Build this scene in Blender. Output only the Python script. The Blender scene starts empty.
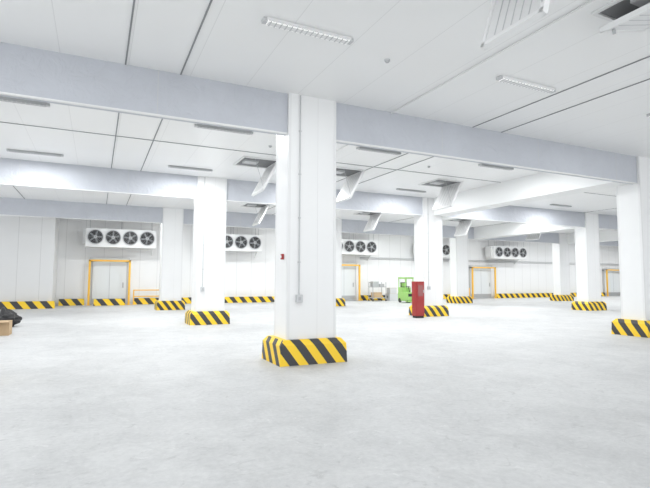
import bpy, bmesh, math, random
from mathutils import Vector, Matrix, noise as mnoise
random.seed(3)
sc = bpy.context.scene
try:
    sc.view_settings.view_transform = 'Standard'
except Exception:
    pass

H = 4.89      # ceiling height
BB = 4.14     # beam underside
YW = 30.0     # back wall

# ------------------------------------------------------------------ materials
def mat(name, col, rough=0.5, metal=0.0, emit=0.0, noise=0.0, nscale=3.0, spec=0.5):
    m = bpy.data.materials.new(name); m.use_nodes = True
    nt = m.node_tree; b = nt.nodes['Principled BSDF']
    b.inputs['Base Color'].default_value = (*col, 1)
    b.inputs['Roughness'].default_value = rough
    b.inputs['Metallic'].default_value = metal
    b.inputs['Specular IOR Level'].default_value = spec
    if emit:
        b.inputs['Emission Color'].default_value = (*col, 1)
        b.inputs['Emission Strength'].default_value = emit
    if noise:
        tc = nt.nodes.new('ShaderNodeTexCoord'); n = nt.nodes.new('ShaderNodeTexNoise')
        n.inputs['Scale'].default_value = nscale; n.inputs['Detail'].default_value = 4
        r = nt.nodes.new('ShaderNodeMapRange')
        r.inputs['To Min'].default_value = 1 - noise; r.inputs['To Max'].default_value = 1 + noise
        v = nt.nodes.new('ShaderNodeVectorMath'); v.operation = 'SCALE'
        v.inputs[0].default_value = col
        nt.links.new(tc.outputs['Object'], n.inputs['Vector'])
        nt.links.new(n.outputs['Fac'], r.inputs['Value'])
        nt.links.new(r.outputs['Result'], v.inputs['Scale'])
        nt.links.new(v.outputs['Vector'], b.inputs['Base Color'])
    return m

def math_node(nt, op, a=None, b=None):
    n = nt.nodes.new('ShaderNodeMath'); n.operation = op
    for i, x in enumerate((a, b)):
        if x is None: continue
        if isinstance(x, (int, float)): n.inputs[i].default_value = x
        else: nt.links.new(x, n.inputs[i])
    return n.outputs[0]

def stripes(name, period, slope, yellow=(0.92, 0.62, 0.03), black=(0.045, 0.045, 0.05)):
    m = bpy.data.materials.new(name); m.use_nodes = True
    nt = m.node_tree; b = nt.nodes['Principled BSDF']; b.inputs['Roughness'].default_value = 0.45
    tc = nt.nodes.new('ShaderNodeTexCoord')
    s = nt.nodes.new('ShaderNodeSeparateXYZ'); nt.links.new(tc.outputs['Object'], s.inputs[0])
    g = nt.nodes.new('ShaderNodeSeparateXYZ'); nt.links.new(tc.outputs['Normal'], g.inputs[0])
    ax = math_node(nt, 'ABSOLUTE', g.outputs[0]); ay = math_node(nt, 'ABSOLUTE', g.outputs[1])
    side = math_node(nt, 'GREATER_THAN', ax, ay)
    inv = math_node(nt, 'SUBTRACT', 1.0, side)
    u = math_node(nt, 'ADD', math_node(nt, 'MULTIPLY', s.outputs[0], inv), math_node(nt, 'MULTIPLY', math_node(nt, 'MULTIPLY', s.outputs[1], -1.0), side))
    v = math_node(nt, 'ADD', u, math_node(nt, 'MULTIPLY', s.outputs[2], slope))
    f = math_node(nt, 'FRACT', math_node(nt, 'DIVIDE', math_node(nt, 'ADD', v, 100 * period), period))
    t = math_node(nt, 'GREATER_THAN', f, 0.5)
    mx = nt.nodes.new('ShaderNodeMix'); mx.data_type = 'RGBA'
    mx.inputs[6].default_value = (*yellow, 1); mx.inputs[7].default_value = (*black, 1)
    nt.links.new(t, mx.inputs[0]); nt.links.new(mx.outputs[2], b.inputs['Base Color'])
    return m

def panelled(name, col, axis, pitch, width=0.012, dark=0.82, rough=0.4):
    """sandwich-panel surface: thin seams each `pitch` metres"""
    m = bpy.data.materials.new(name); m.use_nodes = True
    nt = m.node_tree; b = nt.nodes['Principled BSDF']; b.inputs['Roughness'].default_value = rough
    tc = nt.nodes.new('ShaderNodeTexCoord')
    s = nt.nodes.new('ShaderNodeSeparateXYZ'); nt.links.new(tc.outputs['Object'], s.inputs[0])
    f = math_node(nt, 'FRACT', math_node(nt, 'DIVIDE', math_node(nt, 'ADD', s.outputs[axis], 200.3), pitch))
    t = math_node(nt, 'LESS_THAN', f, width / pitch)
    n = nt.nodes.new('ShaderNodeTexNoise'); n.inputs['Scale'].default_value = 0.6
    nt.links.new(tc.outputs['Object'], n.inputs['Vector'])
    k = math_node(nt, 'ADD', math_node(nt, 'MULTIPLY', n.outputs['Fac'], 0.05), 0.975)
    k = math_node(nt, 'MULTIPLY', k, math_node(nt, 'SUBTRACT', 1.0, math_node(nt, 'MULTIPLY', t, 1 - dark)))
    v = nt.nodes.new('ShaderNodeVectorMath'); v.operation = 'SCALE'; v.inputs[0].default_value = col
    nt.links.new(k, v.inputs['Scale']); nt.links.new(v.outputs['Vector'], b.inputs['Base Color'])
    return m

def floor_mat():
    m = bpy.data.materials.new('polished_concrete'); m.use_nodes = True
    nt = m.node_tree; b = nt.nodes['Principled BSDF']
    tc = nt.nodes.new('ShaderNodeTexCoord')
    def noise(sc_, det, rough=0.6, dist=0.0):
        n = nt.nodes.new('ShaderNodeTexNoise'); n.inputs['Scale'].default_value = sc_
        n.inputs['Detail'].default_value = det; n.inputs['Roughness'].default_value = rough
        n.inputs['Distortion'].default_value = dist
        nt.links.new(tc.outputs['Object'], n.inputs['Vector']); return n.outputs['Fac']
    a = noise(0.35, 6); c = noise(1.8, 8, 0.75, 0.8); d = noise(18, 5, 0.7)
    s = math_node(nt, 'ADD', math_node(nt, 'MULTIPLY', a, 0.36), math_node(nt, 'ADD', math_node(nt, 'MULTIPLY', c, 0.36), math_node(nt, 'MULTIPLY', d, 0.28)))
    cr = nt.nodes.new('ShaderNodeValToRGB')
    cr.color_ramp.elements[0].position = 0.38; cr.color_ramp.elements[0].color = (0.44, 0.446, 0.45, 1)
    cr.color_ramp.elements[1].position = 0.58; cr.color_ramp.elements[1].color = (0.61, 0.615, 0.615, 1)
    nt.links.new(s, cr.inputs[0])
    def layer(fac, lo, hi, amt, col, prev):
        t = nt.nodes.new('ShaderNodeMapRange'); t.inputs['From Min'].default_value = lo; t.inputs['From Max'].default_value = hi
        t.inputs['To Min'].default_value = 0; t.inputs['To Max'].default_value = amt
        nt.links.new(fac, t.inputs['Value'])
        mx = nt.nodes.new('ShaderNodeMix'); mx.data_type = 'RGBA'; mx.inputs[7].default_value = (*col, 1)
        nt.links.new(t.outputs[0], mx.inputs[0]); nt.links.new(prev, mx.inputs[6]); return mx.outputs[2]
    o1 = layer(noise(3.2, 5, 0.7, 2.5), 0.58, 0.68, 0.5, (0.36, 0.362, 0.365), cr.outputs[0])
    o2 = layer(noise(6.0, 8, 0.8, 0.5), 0.60, 0.66, 0.5, (0.74, 0.74, 0.74), o1)
    nt.links.new(o2, b.inputs['Base Color'])
    rr = nt.nodes.new('ShaderNodeMapRange'); rr.inputs['To Min'].default_value = 0.34; rr.inputs['To Max'].default_value = 0.68
    nt.links.new(a, rr.inputs['Value']); nt.links.new(rr.outputs[0], b.inputs['Roughness'])
    b.inputs['Specular IOR Level'].default_value = 0.38
    return m

def beam_mat():
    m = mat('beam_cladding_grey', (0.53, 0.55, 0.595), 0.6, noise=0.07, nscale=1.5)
    nt = m.node_tree; b = nt.nodes['Principled BSDF']
    tc = nt.nodes.new('ShaderNodeTexCoord'); n = nt.nodes.new('ShaderNodeTexNoise')
    n.inputs['Scale'].default_value = 4; n.inputs['Detail'].default_value = 5; n.inputs['Distortion'].default_value = 1.0
    bp = nt.nodes.new('ShaderNodeBump'); bp.inputs['Strength'].default_value = 0.7; bp.inputs['Distance'].default_value = 0.05
    nt.links.new(tc.outputs['Object'], n.inputs['Vector']); nt.links.new(n.outputs['Fac'], bp.inputs['Height'])
    nt.links.new(bp.outputs[0], b.inputs['Normal'])
    return m

M_floor = floor_mat()
M_ceil = panelled('ceiling_panel', (0.87, 0.875, 0.875), 0, 0.96, 0.012, 0.88, 0.35)
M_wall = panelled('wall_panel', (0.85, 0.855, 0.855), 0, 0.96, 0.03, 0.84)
M_wally = panelled('wall_panel_side', (0.85, 0.855, 0.855), 1, 0.96, 0.03, 0.84)
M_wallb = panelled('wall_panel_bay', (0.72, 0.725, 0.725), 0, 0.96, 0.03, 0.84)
M_beam = beam_mat()
M_beamw = mat('beam_cladding_white', (0.84, 0.85, 0.85), 0.45)
M_col = mat('column_cladding', (0.84, 0.845, 0.845), 0.4, noise=0.015)
M_trim = mat('white_trim', (0.78, 0.785, 0.785), 0.4)
M_seam = mat('column_seam', (0.72, 0.72, 0.72), 0.5)
M_gap = mat('panel_joint_grey', (0.26, 0.27, 0.28), 0.7)
M_hatch_shade = mat('hatch_painted_shade', (0.22, 0.225, 0.23), 0.8)
M_black = mat('black_plastic', (0.02, 0.02, 0.022), 0.5)
M_grey = mat('grey_metal', (0.45, 0.46, 0.47), 0.4, 0.3)
M_lgrey = mat('light_grey_plastic', (0.56, 0.57, 0.58), 0.5)
M_yel = mat('yellow_paint', (0.90, 0.52, 0.07), 0.45)
M_red = mat('red_paint', (0.34, 0.03, 0.03), 0.4)
M_green = mat('lime_green_paint', (0.34, 0.60, 0.18), 0.45)
M_card = mat('cardboard', (0.50, 0.36, 0.22), 0.9, noise=0.08, nscale=8)
M_lit = mat('led_diffuser_lit', (1, 1, 1), 0.4, emit=5)
M_glow = mat('led_diffuser_fill_glow', (1, 1, 0.98), 0.4, emit=0.6)  # glow added to the near strips, which are otherwise off
M_unlit = mat('led_louvre', (0.42, 0.43, 0.43), 0.4)
M_str = stripes('hazard_stripes', 0.36, 0.75)
M_strc = stripes('hazard_stripes_curb', 0.62, 0.8)
M_door = mat('door_panel_white', (0.74, 0.77, 0.78), 0.3)

# ------------------------------------------------------------------ builder
class B:
    def __init__(s): s.bm = bmesh.new(); s.mats = []
    def mi(s, m):
        if m not in s.mats: s.mats.append(m)
        return s.mats.index(m)
    def faces(s, fs, m):
        i = s.mi(m)
        for f in fs: f.material_index = i
    def box(s, a, b, m, mtx=None, bev=0.0):
        a = Vector(a); b = Vector(b)
        r = bmesh.ops.create_cube(s.bm, size=1)
        vs = r['verts']
        T = Matrix.Translation((a + b) / 2) @ Matrix.Diagonal((*(b - a), 1))
        bmesh.ops.transform(s.bm, matrix=T, verts=vs)
        fs = list({f for v in vs for f in v.link_faces})
        if bev:
            es = list({e for v in vs for e in v.link_edges})
            rr = bmesh.ops.bevel(s.bm, geom=es, offset=bev, segments=2, affect='EDGES', profile=0.7)
            fs = list(set(fs) & set(s.bm.faces)) + rr['faces']
            fs = [f for f in fs if f.is_valid]
            vs = list({v for f in fs for v in f.verts})
        s.faces(fs, m)
        if mtx is not None: bmesh.ops.transform(s.bm, matrix=mtx, verts=vs)
        return vs
    def frustum(s, a, b, z0, z1, inset, m):
        (x0, y0), (x1, y1) = a, b
        lo = [s.bm.verts.new(p) for p in ((x0, y0, z0), (x1, y0, z0), (x1, y1, z0), (x0, y1, z0))]
        i = inset
        hi = [s.bm.verts.new(p) for p in ((x0+i, y0+i, z1), (x1-i, y0+i, z1), (x1-i, y1-i, z1), (x0+i, y1-i, z1))]
        fs = [s.bm.faces.new((lo[k], lo[(k+1) % 4], hi[(k+1) % 4], hi[k])) for k in range(4)]
        fs.append(s.bm.faces.new(hi)); fs.append(s.bm.faces.new(lo[::-1]))
        s.faces(fs, m)
    def cyl(s, p, q, r, m, seg=12, r2=None):
        p = Vector(p); q = Vector(q); d = q - p
        rr = bmesh.ops.create_cone(s.bm, cap_ends=True, segments=seg, radius1=r, radius2=r if r2 is None else r2, depth=d.length)
        M = Matrix.Translation((p + q) / 2) @ d.to_track_quat('Z', 'Y').to_matrix().to_4x4()
        bmesh.ops.transform(s.bm, matrix=M, verts=rr['verts'])
        s.faces({f for v in rr['verts'] for f in v.link_faces}, m)
        return rr['verts']
    def torus(s, c, R, r, m, axis='Y', seg=24, rs=6):
        vs = []
        for i in range(seg):
            a = 2*math.pi*i/seg
            for j in range(rs):
                t = 2*math.pi*j/rs
                x = (R + r*math.cos(t))*math.cos(a); z = (R + r*math.cos(t))*math.sin(a); y = r*math.sin(t)
                co = (x, y, z) if axis == 'Y' else ((y, x, z) if axis == 'X' else (x, z, y))
                vs.append(s.bm.verts.new(Vector(c) + Vector(co)))
        fs = []
        for i in range(seg):
            for j in range(rs):
                fs.append(s.bm.faces.new((vs[i*rs+j], vs[((i+1) % seg)*rs+j], vs[((i+1) % seg)*rs+(j+1) % rs], vs[i*rs+(j+1) % rs])))
        s.faces(fs, m)
    def done(s, name, parent=None, loc=(0, 0, 0), rot=None):
        bmesh.ops.recalc_face_normals(s.bm, faces=s.bm.faces)
        me = bpy.data.meshes.new(name); s.bm.to_mesh(me); s.bm.free()
        for m in s.mats: me.materials.append(m)
        o = bpy.data.objects.new(name, me); sc.collection.objects.link(o)
        o.location = loc
        if rot: o.rotation_euler = rot
        if parent: o.parent = parent
        return o

def empty(name, loc=(0, 0, 0)):
    e = bpy.data.objects.new(name, None); e.location = loc; sc.collection.objects.link(e); return e

# ------------------------------------------------------------------ room shell
X0, X1, Y0 = -9.0, 56.0, -5.0
b = B(); b.box((X0, Y0, -0.2), (X1, YW, 0), M_floor); b.done('floor')
b = B(); b.box((X0, Y0, H), (X1, YW, H+0.2), M_ceil)
b.done('ceiling')
b = B(); b.box((X0, YW, -0.2), (X1, YW+0.2, H+0.2), M_wall); b.done('wall_back')
b = B(); b.box((X1, Y0, -0.2), (X1+0.2, YW+0.2, H+0.2), M_wally); b.done('wall_right')
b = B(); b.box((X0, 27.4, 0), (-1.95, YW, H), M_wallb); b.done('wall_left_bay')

# ceiling joint strips
k = 1
for x in (0.3, 1.15, 7.45, 8.3, -2.9, 15.6, 22, 29, 36):
    for (ya, yb) in ((Y0, 8.05), (8.2, 16.05), (16.2, 24.05)):
        b = B(); b.box((x-0.011, ya, H-0.012), (x+0.011, yb, H-0.001), M_gap); b.done('trim_%d' % k); k += 1
for y in (12.3, 20.2, 26.8):
    b = B(); b.box((X0, y-0.012, H-0.012), (X1, y+0.012, H-0.001), M_gap); b.done('trim_%d' % k); k += 1

# ------------------------------------------------------------------ columns
def column(x, y, w=1.3, dp=1.0, conduit=False, mx=0.18, my=0.16):
    e = empty('column', (x, y, 0))
    b = B()
    b.box((mx, my, 0), (w-mx+0.02, dp-my-0.03, H), M_col)
    for (cx, cy) in ((mx, my), (w-mx+0.02, my), (mx, dp-my-0.03), (w-mx+0.02, dp-my-0.03)):
        sx = 1 if cx == mx else -1; sy = 1 if cy == my else -1
        xa, xb = sorted((cx - sx*0.004, cx + sx*0.05)); ya, yb = sorted((cy - sy*0.004, cy + sy*0.05))
        b.box((xa, ya, 0.02), (xb, yb, H-0.01), M_trim)
    xs = mx + 0.62*(w-2*mx)
    b.box((xs-0.003, my-0.002, 0.02), (xs+0.003, my+0.01, H-0.01), M_seam)
    b.done('shaft', e)
    b = B()
    b.frustum((0, 0), (w, dp), 0.0, 0.34, 0.012, M_str)
    b.frustum((0.012, 0.012), (w-0.012, dp-0.012), 0.34, 0.43, 0.075, M_str)
    b.done('bumper', e)
    if conduit:
        b = B()
        xx = 0.40
        b.cyl((xx, my-0.02, 1.22), (xx, my-0.02, H-0.02), 0.012, M_lgrey)
        for z in (1.8, 2.6, 3.4, 4.2): b.box((xx-0.025, my-0.022, z-0.010), (xx+0.025, my, z+0.010), M_lgrey)
        b.box((xx-0.06, my-0.06, 1.08), (xx+0.06, my, 1.22), M_lgrey, bev=0.008)
        b.box((xx-0.025, my-0.066, 1.12), (xx+0.025, my-0.058, 1.18), M_grey)
        b.done('conduit_and_switch', e)
    return e
main = column(2.88, 7.84, conduit=True)
b = B(); b.box((0.135, 0.33, 1.85), (0.18, 0.40, 1.95), M_red, bev=0.008); b.cyl((0.13, 0.365, 1.9), (0.136, 0.365, 1.9), 0.025, M_col); b.done('thermometer', main)  # red thermometer on the column's left face
column(13.1, 7.84)
column(-2.75, 7.84)
column(2.75, 15.84, conduit=True)
column(11.9, 15.84, conduit=True)
column(21.9, 15.84)
column(2.6, 23.84); column(11.3, 23.84); column(20.5, 23.84); column(30.0, 23.84)

# ------------------------------------------------------------------ beams
def beam(a, c, m=M_beam):
    bb = B(); bb.box((a[0], a[1], BB), (c[0], c[1], H), m)
    bb.box((a[0], a[1]-0.006, BB-0.006), (c[0], a[1]+0.05, BB+0.02), M_trim)
    x = a[0] + 1.1
    while x < c[0]:
        bb.box((x-0.006, a[1]-0.003, BB+0.02), (x+0.006, a[1]+0.01, H-0.01), M_lgrey); x += 2.9
    bb.done('overhead_beam')
for yb in (8.06, 16.06, 24.06): beam((X0, yb, 0), (X1, yb+0.14, 0))
for (xa, ya, yb) in ((12.6, 8.20, 16.06), (22.2, 16.20, 24.06), (31, 16.2, 24.06)):
    bb = B(); bb.box((xa, ya, BB+0.02), (xa+0.7, yb, H), M_beamw); bb.done('overhead_beam')

# ------------------------------------------------------------------ lights fixtures
def fixture(x, y, kind, z=H):
    e = empty('led_light_fixture', (x, y, z))
    b = B()
    d = {0: M_unlit, 1: M_lit, 2: M_glow}[kind]
    b.box((-0.62, -0.075, -0.035), (0.62, 0.075, -0.002), M_trim if kind else M_grey, bev=0.006)
    b.box((-0.60, -0.055, -0.055), (0.60, 0.055, -0.03), d, bev=0.006)
    if kind != 1:
        for i in range(16):
            xx = -0.56 + i*0.0747
            b.box((xx-0.008, -0.057, -0.058), (xx+0.008, 0.057, -0.05), M_lgrey)
    b.box((-0.66, -0.05, -0.05), (-0.60, 0.05, -0.002), M_lgrey); b.box((0.60, -0.05, -0.05), (0.66, 0.05, -0.002), M_lgrey)
    b.done('fixture_body', e)

def area(x, y, z, sx, sy, p, rot=(0, 0, 0), col=(0.97, 0.99, 1)):
    l = bpy.data.lights.new('led_or_fill_lamp', 'AREA'); l.shape = 'RECTANGLE'; l.size = sx; l.size_y = sy; l.energy = p; l.color = col
    o = bpy.data.objects.new('led_or_fill_lamp', l); o.location = (x, y, z); o.rotation_euler = rot; sc.collection.objects.link(o)  # serves lit LEDs and added fill lights alike

for x in (-1.6, 2.5, 6.6, 10.7, 14.8, 18.9):
    for y in (5.8, 10.6, 14.9):
        if y == 5.8 and x > 12: continue
        fixture(x, y, 2 if y == 5.8 else 0)
        if y == 10.6: area(x, y, H-0.062, 1.1, 0.014, 80)  # fill light added under unlit louvres to brighten the middle of the hall
        elif y == 14.9: area(x, y, H-0.062, 1.1, 0.014, 70)  # added fill again, this louvre row is unlit too
        else: area(x, y, H-0.07, 1.2, 0.11, 32)  # near strips are unlit; lamp added to brighten the hall
BX = (-3.2, 1.9, 7.0, 12.1, 17.2, 21.1, 27.4, 32.5, 37.6)
for x in BX:
    fixture(x, 19.2, 1); area(x, 19.2, H-0.07, 1.2, 0.11, 120 if x > 0 else 70)
    if x > 0:
        fixture(x, 25.6, 1); area(x, 25.6, H-0.07, 1.2, 0.11, 150)
for x in (42.7, 47.8): fixture(x, 25.6, 1); area(x, 25.6, H-0.07, 1.2, 0.11, 160)
for x in (23, 29, 35): fixture(x, 10.6, 1); area(x, 10.6, H-0.07, 1.2, 0.11, 130)
for x in (-4, 3, 10, 17): fixture(x, -1.0, 1); area(x, -1, H-0.07, 1.2, 0.11, 35)  # unseen row beyond the frame, added for extra light

# ------------------------------------------------------------------ ceiling access hatches
def hatch(x, y, ang=62, L=1.0, W=1.0):
    """dark sheet painted as the shaded opening, with frame; lid hinged on +x side hanging down, leaning to -x"""
    e = empty('access_hatch', (x, y, H))
    b = B()
    b.box((-L/2, -W/2, -0.010), (L/2, W/2, -0.002), M_hatch_shade)  # flat sheet, darkness of the hole put into its colour
    for a_, c_ in (((-L/2-0.05, -W/2-0.05), (L/2+0.05, -W/2)), ((-L/2-0.05, W/2), (L/2+0.05, W/2+0.05)), ((-L/2-0.05, -W/2), (-L/2, W/2)), ((L/2, -W/2), (L/2+0.05, W/2))):
        b.box((*a_, -0.035), (*c_, -0.002), M_trim)
    b.box((-L/2+0.1, -0.2, -0.06), (-L/2+0.5, 0.1, -0.01), M_lgrey)
    b.done('opening', e)
    R = Matrix.Translation((L/2, 0, -0.03)) @ Matrix.Rotation(math.radians(-ang), 4, 'Y')
    b = B()
    b.box((-L, -W/2, -0.022), (0, W/2, 0.022), M_col, R)
    for zz, s_ in ((0.022, 1), (-0.022, -1)):
        za, zb = sorted((zz, zz + s_*0.012))
        b.box((-L, -W/2, za), (0, -W/2+0.05, zb), M_col, R); b.box((-L, W/2-0.05, za), (0, W/2, zb), M_col, R)
        b.box((-L, -W/2, za), (-L+0.05, W/2, zb), M_col, R); b.box((-0.05, -W/2, za), (0, W/2, zb), M_col, R)
        za, zb = sorted((zz, zz + s_*0.004))
        b.box((-L+0.05, -W/2+0.05, za), (-0.05, W/2-0.05, zb), M_trim, R)
        for q in range(1, 6):
            yy = -W/2+0.07 + q*(W-0.14)/6
            za, zb = sorted((zz, zz + s_*0.009))
            b.box((-L+0.07, yy-0.005, za), (-0.07, yy+0.005, zb), M_lgrey, R)
    b.cyl(R @ Vector((-L+0.12, W/2-0.1, -0.03)), R @ Vector((-L+0.12, W/2-0.1, -0.09)), 0.02, M_grey)
    b.cyl(R @ Vector((-L+0.1, -W/2+0.03, 0.02)), (-L/2+0.3, -W/2+0.02, -0.002), 0.006, M_grey, 6)
    b.done('lid', e)
for x in (4.1, 6.9, 10.8): hatch(x, 13.3)
hatch(3.62, 3.5, 72, 0.85, 0.82); hatch(6.05, 3.35, 14, 0.9, 0.9)
for x in (6.5, 12.5, 18.5, 24.2): hatch(x, 21.2)

# smoke detectors
for (x, y) in ((3.95, 6.1), (3.9, 11.5), (8.9, 11.5), (12, 5)):
    b = B(); b.cyl((0, 0, -0.02), (0, 0, 0), 0.045, M_lgrey, 20); b.cyl((0, 0, -0.045), (0, 0, -0.02), 0.025, M_grey, 20, 0.038)
    b.done('smoke_detector', loc=(x, y, H))
b = B(); b.cyl((5.3, -3, H-0.02), (5.3, 8.05, H-0.02), 0.012, M_trim); b.done('electrical_conduit')
b = B(); b.cyl((5.6, 8.22, H-0.02), (5.6, 16.0, H-0.02), 0.012, M_trim); b.done('electrical_conduit')

# ------------------------------------------------------------------ evaporators
def evaporator(xc):
    e = empty('evaporator_unit', (xc, 0, 0))
    W2 = 1.8; ya = 28.75; yb = 29.7; z0 = 3.25; z1 = 4.2
    b = B(); b.box((-W2, ya, z0), (W2, yb, z1), M_col, bev=0.02)
    b.box((-W2-0.02, ya-0.02, z0-0.06), (W2+0.02, yb, z0), M_trim)
    b.box((-W2-0.12, ya+0.2, z0+0.1), (-W2, yb-0.1, z1-0.1), M_trim)
    for x in (-1.6, 0, 1.6):
        for y in (ya+0.15, yb-0.15): b.cyl((x, y, z1-0.01), (x, y, H-0.001), 0.012, M_grey, 6)
    b.cyl((W2-0.1, yb-0.2, z0-0.02), (W2-0.1, YW-0.05, z0-0.4), 0.04, M_trim)
    b.done('casing', e)
    b = B()
    for i in range(4):
        fx = -1.32 + i*0.88; fz = (z0+z1)/2
        b.cyl((fx, ya-0.05, fz), (fx, ya+0.005, fz), 0.38, M_black, 32)
        b.torus((fx, ya-0.06, fz), 0.385, 0.025, M_lgrey, seg=32)
        for k_ in range(5):
            a = k_*2*math.pi/5 + i
            R = Matrix.Translation((fx, ya-0.06, fz)) @ Matrix.Rotation(a, 4, 'Y') @ Matrix.Translation((0.2, 0, 0)) @ Matrix.Rotation(0.4, 4, 'X')
            b.box((-0.13, -0.004, -0.05), (0.13, 0.004, 0.05), M_gap, R)
        b.cyl((fx, ya-0.09, fz), (fx, ya-0.05, fz), 0.09, M_lgrey, 16)
        for r in (0.14, 0.22, 0.31): b.torus((fx, ya-0.10, fz), r, 0.006, M_gap, seg=24, rs=4)
        for k_ in range(4):
            a = k_*math.pi/4
            b.cyl((fx-0.38*math.cos(a), ya-0.10, fz-0.38*math.sin(a)), (fx+0.38*math.cos(a), ya-0.10, fz+0.38*math.sin(a)), 0.005, M_gap, 5)
    b.done('fans', e)
for xc in (1.2, 7.5, 15.9, 23.3, 30.4): evaporator(xc)

# ------------------------------------------------------------------ doors
def door(n, x, w=2.05, h=2.5):
    e = empty('door_%d' % n, (x, 0, 0))
    b = B()
    b.box((0.15, YW-0.16, 0.02), (w-0.15, YW-0.02, h-0.12), M_door, bev=0.01)
    b.box((w/2-0.01, YW-0.165, 0.05), (w/2+0.01, YW-0.15, h-0.14), M_grey)
    b.box((0.16, YW-0.17, 0.05), (w-0.16, YW-0.155, 0.35), M_grey)
    for a_, c_ in (((0.05, 0), (0.17, h)), ((w-0.17, 0), (w-0.05, h)), ((0.05, h-0.12), (w-0.05, h))):
        b.box((a_[0], YW-0.10, a_[1]), (c_[0], YW-0.002, c_[1]), M_lgrey)
    b.box((0, YW-0.2, h+0.02), (w, YW-0.06, h+0.14), M_lgrey)
    b.box((w-0.35, YW-0.2, 0.95), (w-0.28, YW-0.14, 1.25), M_grey)
    b.done('leaf', e)
    b = B(); yy = YW-0.5
    for px in (0.0, w):
        b.box((px-0.055, yy-0.055, 0), (px+0.055, yy+0.055, h+0.02), M_yel, bev=0.01)
        b.box((px-0.12, yy-0.12, 0), (px+0.12, yy+0.12, 0.02), M_yel)
    b.box((-0.055, yy-0.055, h-0.08), (w+0.055, yy+0.055, h+0.02), M_yel, bev=0.01)
    b.done('guard_portal', e)
door(1, -0.35); door(2, 14.6, 2.1); door(3, 27.0, 2.4); door(4, 43.4, 2.8)

def guardrail(x, w, h=0.85):
    b = B(); yy = YW-0.55
    n = max(2, int(w/0.9)+1)
    for i in range(n):
        px = i*w/(n-1); b.box((px-0.03, yy-0.03, 0), (px+0.03, yy+0.03, h), M_yel)
        b.box((px-0.08, yy-0.08, 0), (px+0.08, yy+0.08, 0.015), M_yel)
    for z in (h-0.03, h*0.55): b.cyl((0, yy, z), (w, yy, z), 0.03, M_yel, 8)
    b.done('guardrail', loc=(x, 0, 0))
guardrail(1.95, 1.6); guardrail(25.0, 1.6)

def curb(x0, x1, y=None):
    y = YW-0.30 if y is None else y
    b = B(); b.frustum((x0, y-0.12), (x1, y+0.12), 0, 0.36, 0.02, M_strc); b.done('striped_curb')
for a_, c_ in ((-1.8, -0.55), (1.95, 14.4), (16.9, 26.8), (29.6, 43.2), (46.5, 55)): curb(a_, c_)
curb(X0+0.2, -1.8, 27.22)
curb(-0.1, 1.5, YW-0.95)

b = B()
for z in (2.95, 3.05): b.cyl((17, YW-0.06, z), (55, YW-0.06, z), 0.025, M_lgrey, 8)
b.done('refrigerant_pipe')

# ------------------------------------------------------------------ fire hydrant cabinet
b = B()
b.box((0, 0, 0.08), (0.38, 0.3, 1.42), M_red, bev=0.012)
b.box((0.03, -0.012, 0.75), (0.35, 0.005, 1.38), M_red, bev=0.005)
b.box((0.07, -0.016, 0.85), (0.31, -0.008, 1.28), mat('cabinet_glass', (0.30, 0.10, 0.10), 0.15))
b.box((0.03, -0.012, 0.12), (0.35, 0.005, 0.70), M_red, bev=0.005)
b.box((0.31, -0.03, 0.98), (0.335, -0.01, 1.1), M_grey)
b.box((0.02, 0.02, 0), (0.36, 0.28, 0.08), M_black)
b.done('fire_hydrant_cabinet', loc=(11.25, 15.4, 0))

# ------------------------------------------------------------------ green floor scrubber
e = empty('floor_scrubber', (18.2, 26.0, 0)); e.scale = (0.82, 0.82, 0.9)
b = B()
b.box((-0.40, -0.7, 0.12), (0.40, 0.6, 0.75), M_green, bev=0.06)
b.box((-0.38, -0.1, 0.75), (0.38, 0.6, 1.10), M_green, bev=0.05)
b.box((-0.42, -0.75, 0.05), (0.42, -0.5, 0.2), M_black, bev=0.02)
b.box((-0.3, -0.72, 0.45), (0.3, -0.69, 0.65), M_black)
b.box((-0.28, 0.3, 1.1), (0.28, 0.45, 1.45), M_black, bev=0.04)
b.cyl((0, -0.5, 0.7), (0, -0.25, 1.15), 0.03, M_black)
b.torus((0, -0.25, 1.17), 0.16, 0.02, M_black, axis='Z')
for x in (-0.36, 0.36): b.cyl((x-0.05, 0.35, 0.16), (x+0.05, 0.35, 0.16), 0.16, M_black, 20)
b.cyl((-0.05, -0.4, 0.1), (0.05, -0.4, 0.1), 0.10, M_black, 20)
for x in (-0.36, 0.36):
    b.cyl((x, 0.5, 1.0), (x, 0.5, 1.75), 0.035, M_green); b.cyl((x, -0.4, 0.7), (x, -0.4, 1.75), 0.035, M_green)
b.box((-0.40, -0.45, 1.70), (0.40, 0.55, 1.82), M_green, bev=0.03)
b.done('body', e)

# service trolley + boxes
b = B()
for z in (0.2, 0.95): b.box((0, 0, z), (1.1, 0.6, z+0.05), M_grey)
for x in (0.03, 1.07):
    for y in (0.03, 0.57):
        b.cyl((x, y, 0.12), (x, y, 1.3), 0.025, M_grey); b.cyl((x-0.02, y, 0.06), (x+0.02, y, 0.06), 0.06, M_black, 12)
b.cyl((0.03, 0.03, 1.28), (0.03, 0.57, 1.28), 0.025, M_grey)
b.box((0.1, 0.1, 1.0), (0.55, 0.5, 1.35), M_lgrey, bev=0.02); b.box((0.15, 0.1, 0.25), (0.8, 0.5, 0.6), M_card)
b.box((0.6, 0.12, 1.0), (1.0, 0.5, 1.18), M_gap, bev=0.01)
b.done('service_trolley', loc=(17.0, 28.2, 0))
b = B(); b.box((0, 0, 0), (0.7, 0.6, 0.5), M_lgrey, bev=0.01); b.box((0.05, 0.05, 0.5), (0.6, 0.5, 0.9), M_card, bev=0.01)
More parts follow.
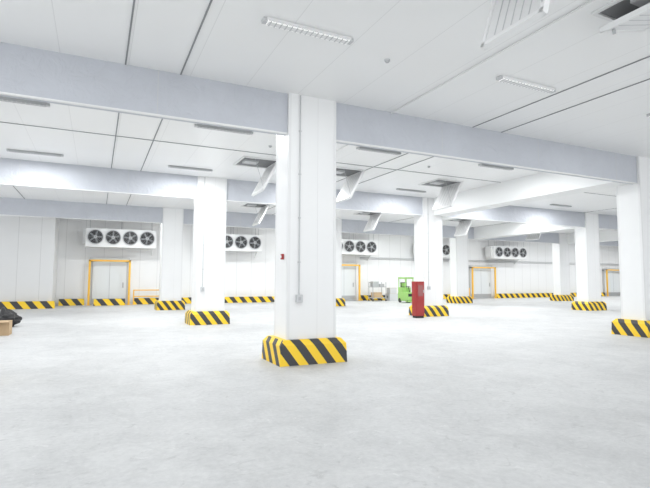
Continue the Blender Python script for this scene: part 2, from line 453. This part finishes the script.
b.box((-0.01, 0.2, 0.2), (0.0, 0.4, 0.35), M_gap)
b.done('stacked_boxes', loc=(18.5, 28.4, 0))

# ------------------------------------------------------------------ clutter on left: carton + black bag
b = B(); b.box((0, 0, 0), (0.6, 0.5, 0.36), M_card)
b.box((0, -0.2, 0.35), (0.6, 0.01, 0.362), M_card)
b.box((0.27, -0.002, 0.0), (0.33, 0.0, 0.36), mat('packing_tape', (0.62, 0.5, 0.3), 0.3))
b.done('cardboard_box', loc=(-2.60, 14.9, 0))
bm = bmesh.new(); bmesh.ops.create_icosphere(bm, subdivisions=5, radius=1.0)
for v in bm.verts:
    p = v.co.copy()
    n = mnoise.noise(p*2.2) * 0.30 + mnoise.noise(p*6)*0.12
    q = p * (1 + n)
    v.co = Vector((q.x*0.36, q.y*0.28, q.z*0.24 + 0.20))
    # gathered neck flopping to one side
    if p.z > 0.8:
        k_ = (p.z-0.8)/0.2
        v.co.x = v.co.x*(1-0.5*k_) - 0.08*k_; v.co.z += 0.14*k_
    v.co.z = max(v.co.z, 0.0)
me = bpy.data.meshes.new('black_bag'); bm.to_mesh(me); bm.free(); me.materials.append(M_black)
for p in me.polygons: p.use_smooth = True
o = bpy.data.objects.new('black_bag', me); o.location = (-2.45, 17.6, 0); sc.collection.objects.link(o)

# ------------------------------------------------------------------ world
w = bpy.data.worlds.new('World'); sc.world = w; w.use_nodes = True
bg = w.node_tree.nodes['Background']; bg.inputs[0].default_value = (0.96, 0.98, 1.0, 1); bg.inputs[1].default_value = 1.85

# ------------------------------------------------------------------ camera
cam = bpy.data.cameras.new('camera'); cam.sensor_width = 36; cam.lens = 480/650*36; cam.clip_end = 300
co = bpy.data.objects.new('camera', cam); sc.collection.objects.link(co)
yaw, pitch, roll = math.radians(25.4), math.radians(4.17), math.radians(0.25)
co.matrix_world = Matrix.Translation((0, 0, 1.5)) @ Matrix.Rotation(-yaw, 4, 'Z') @ Matrix.Rotation(math.pi/2 + pitch, 4, 'X') @ Matrix.Rotation(roll, 4, 'Z')
sc.camera = co
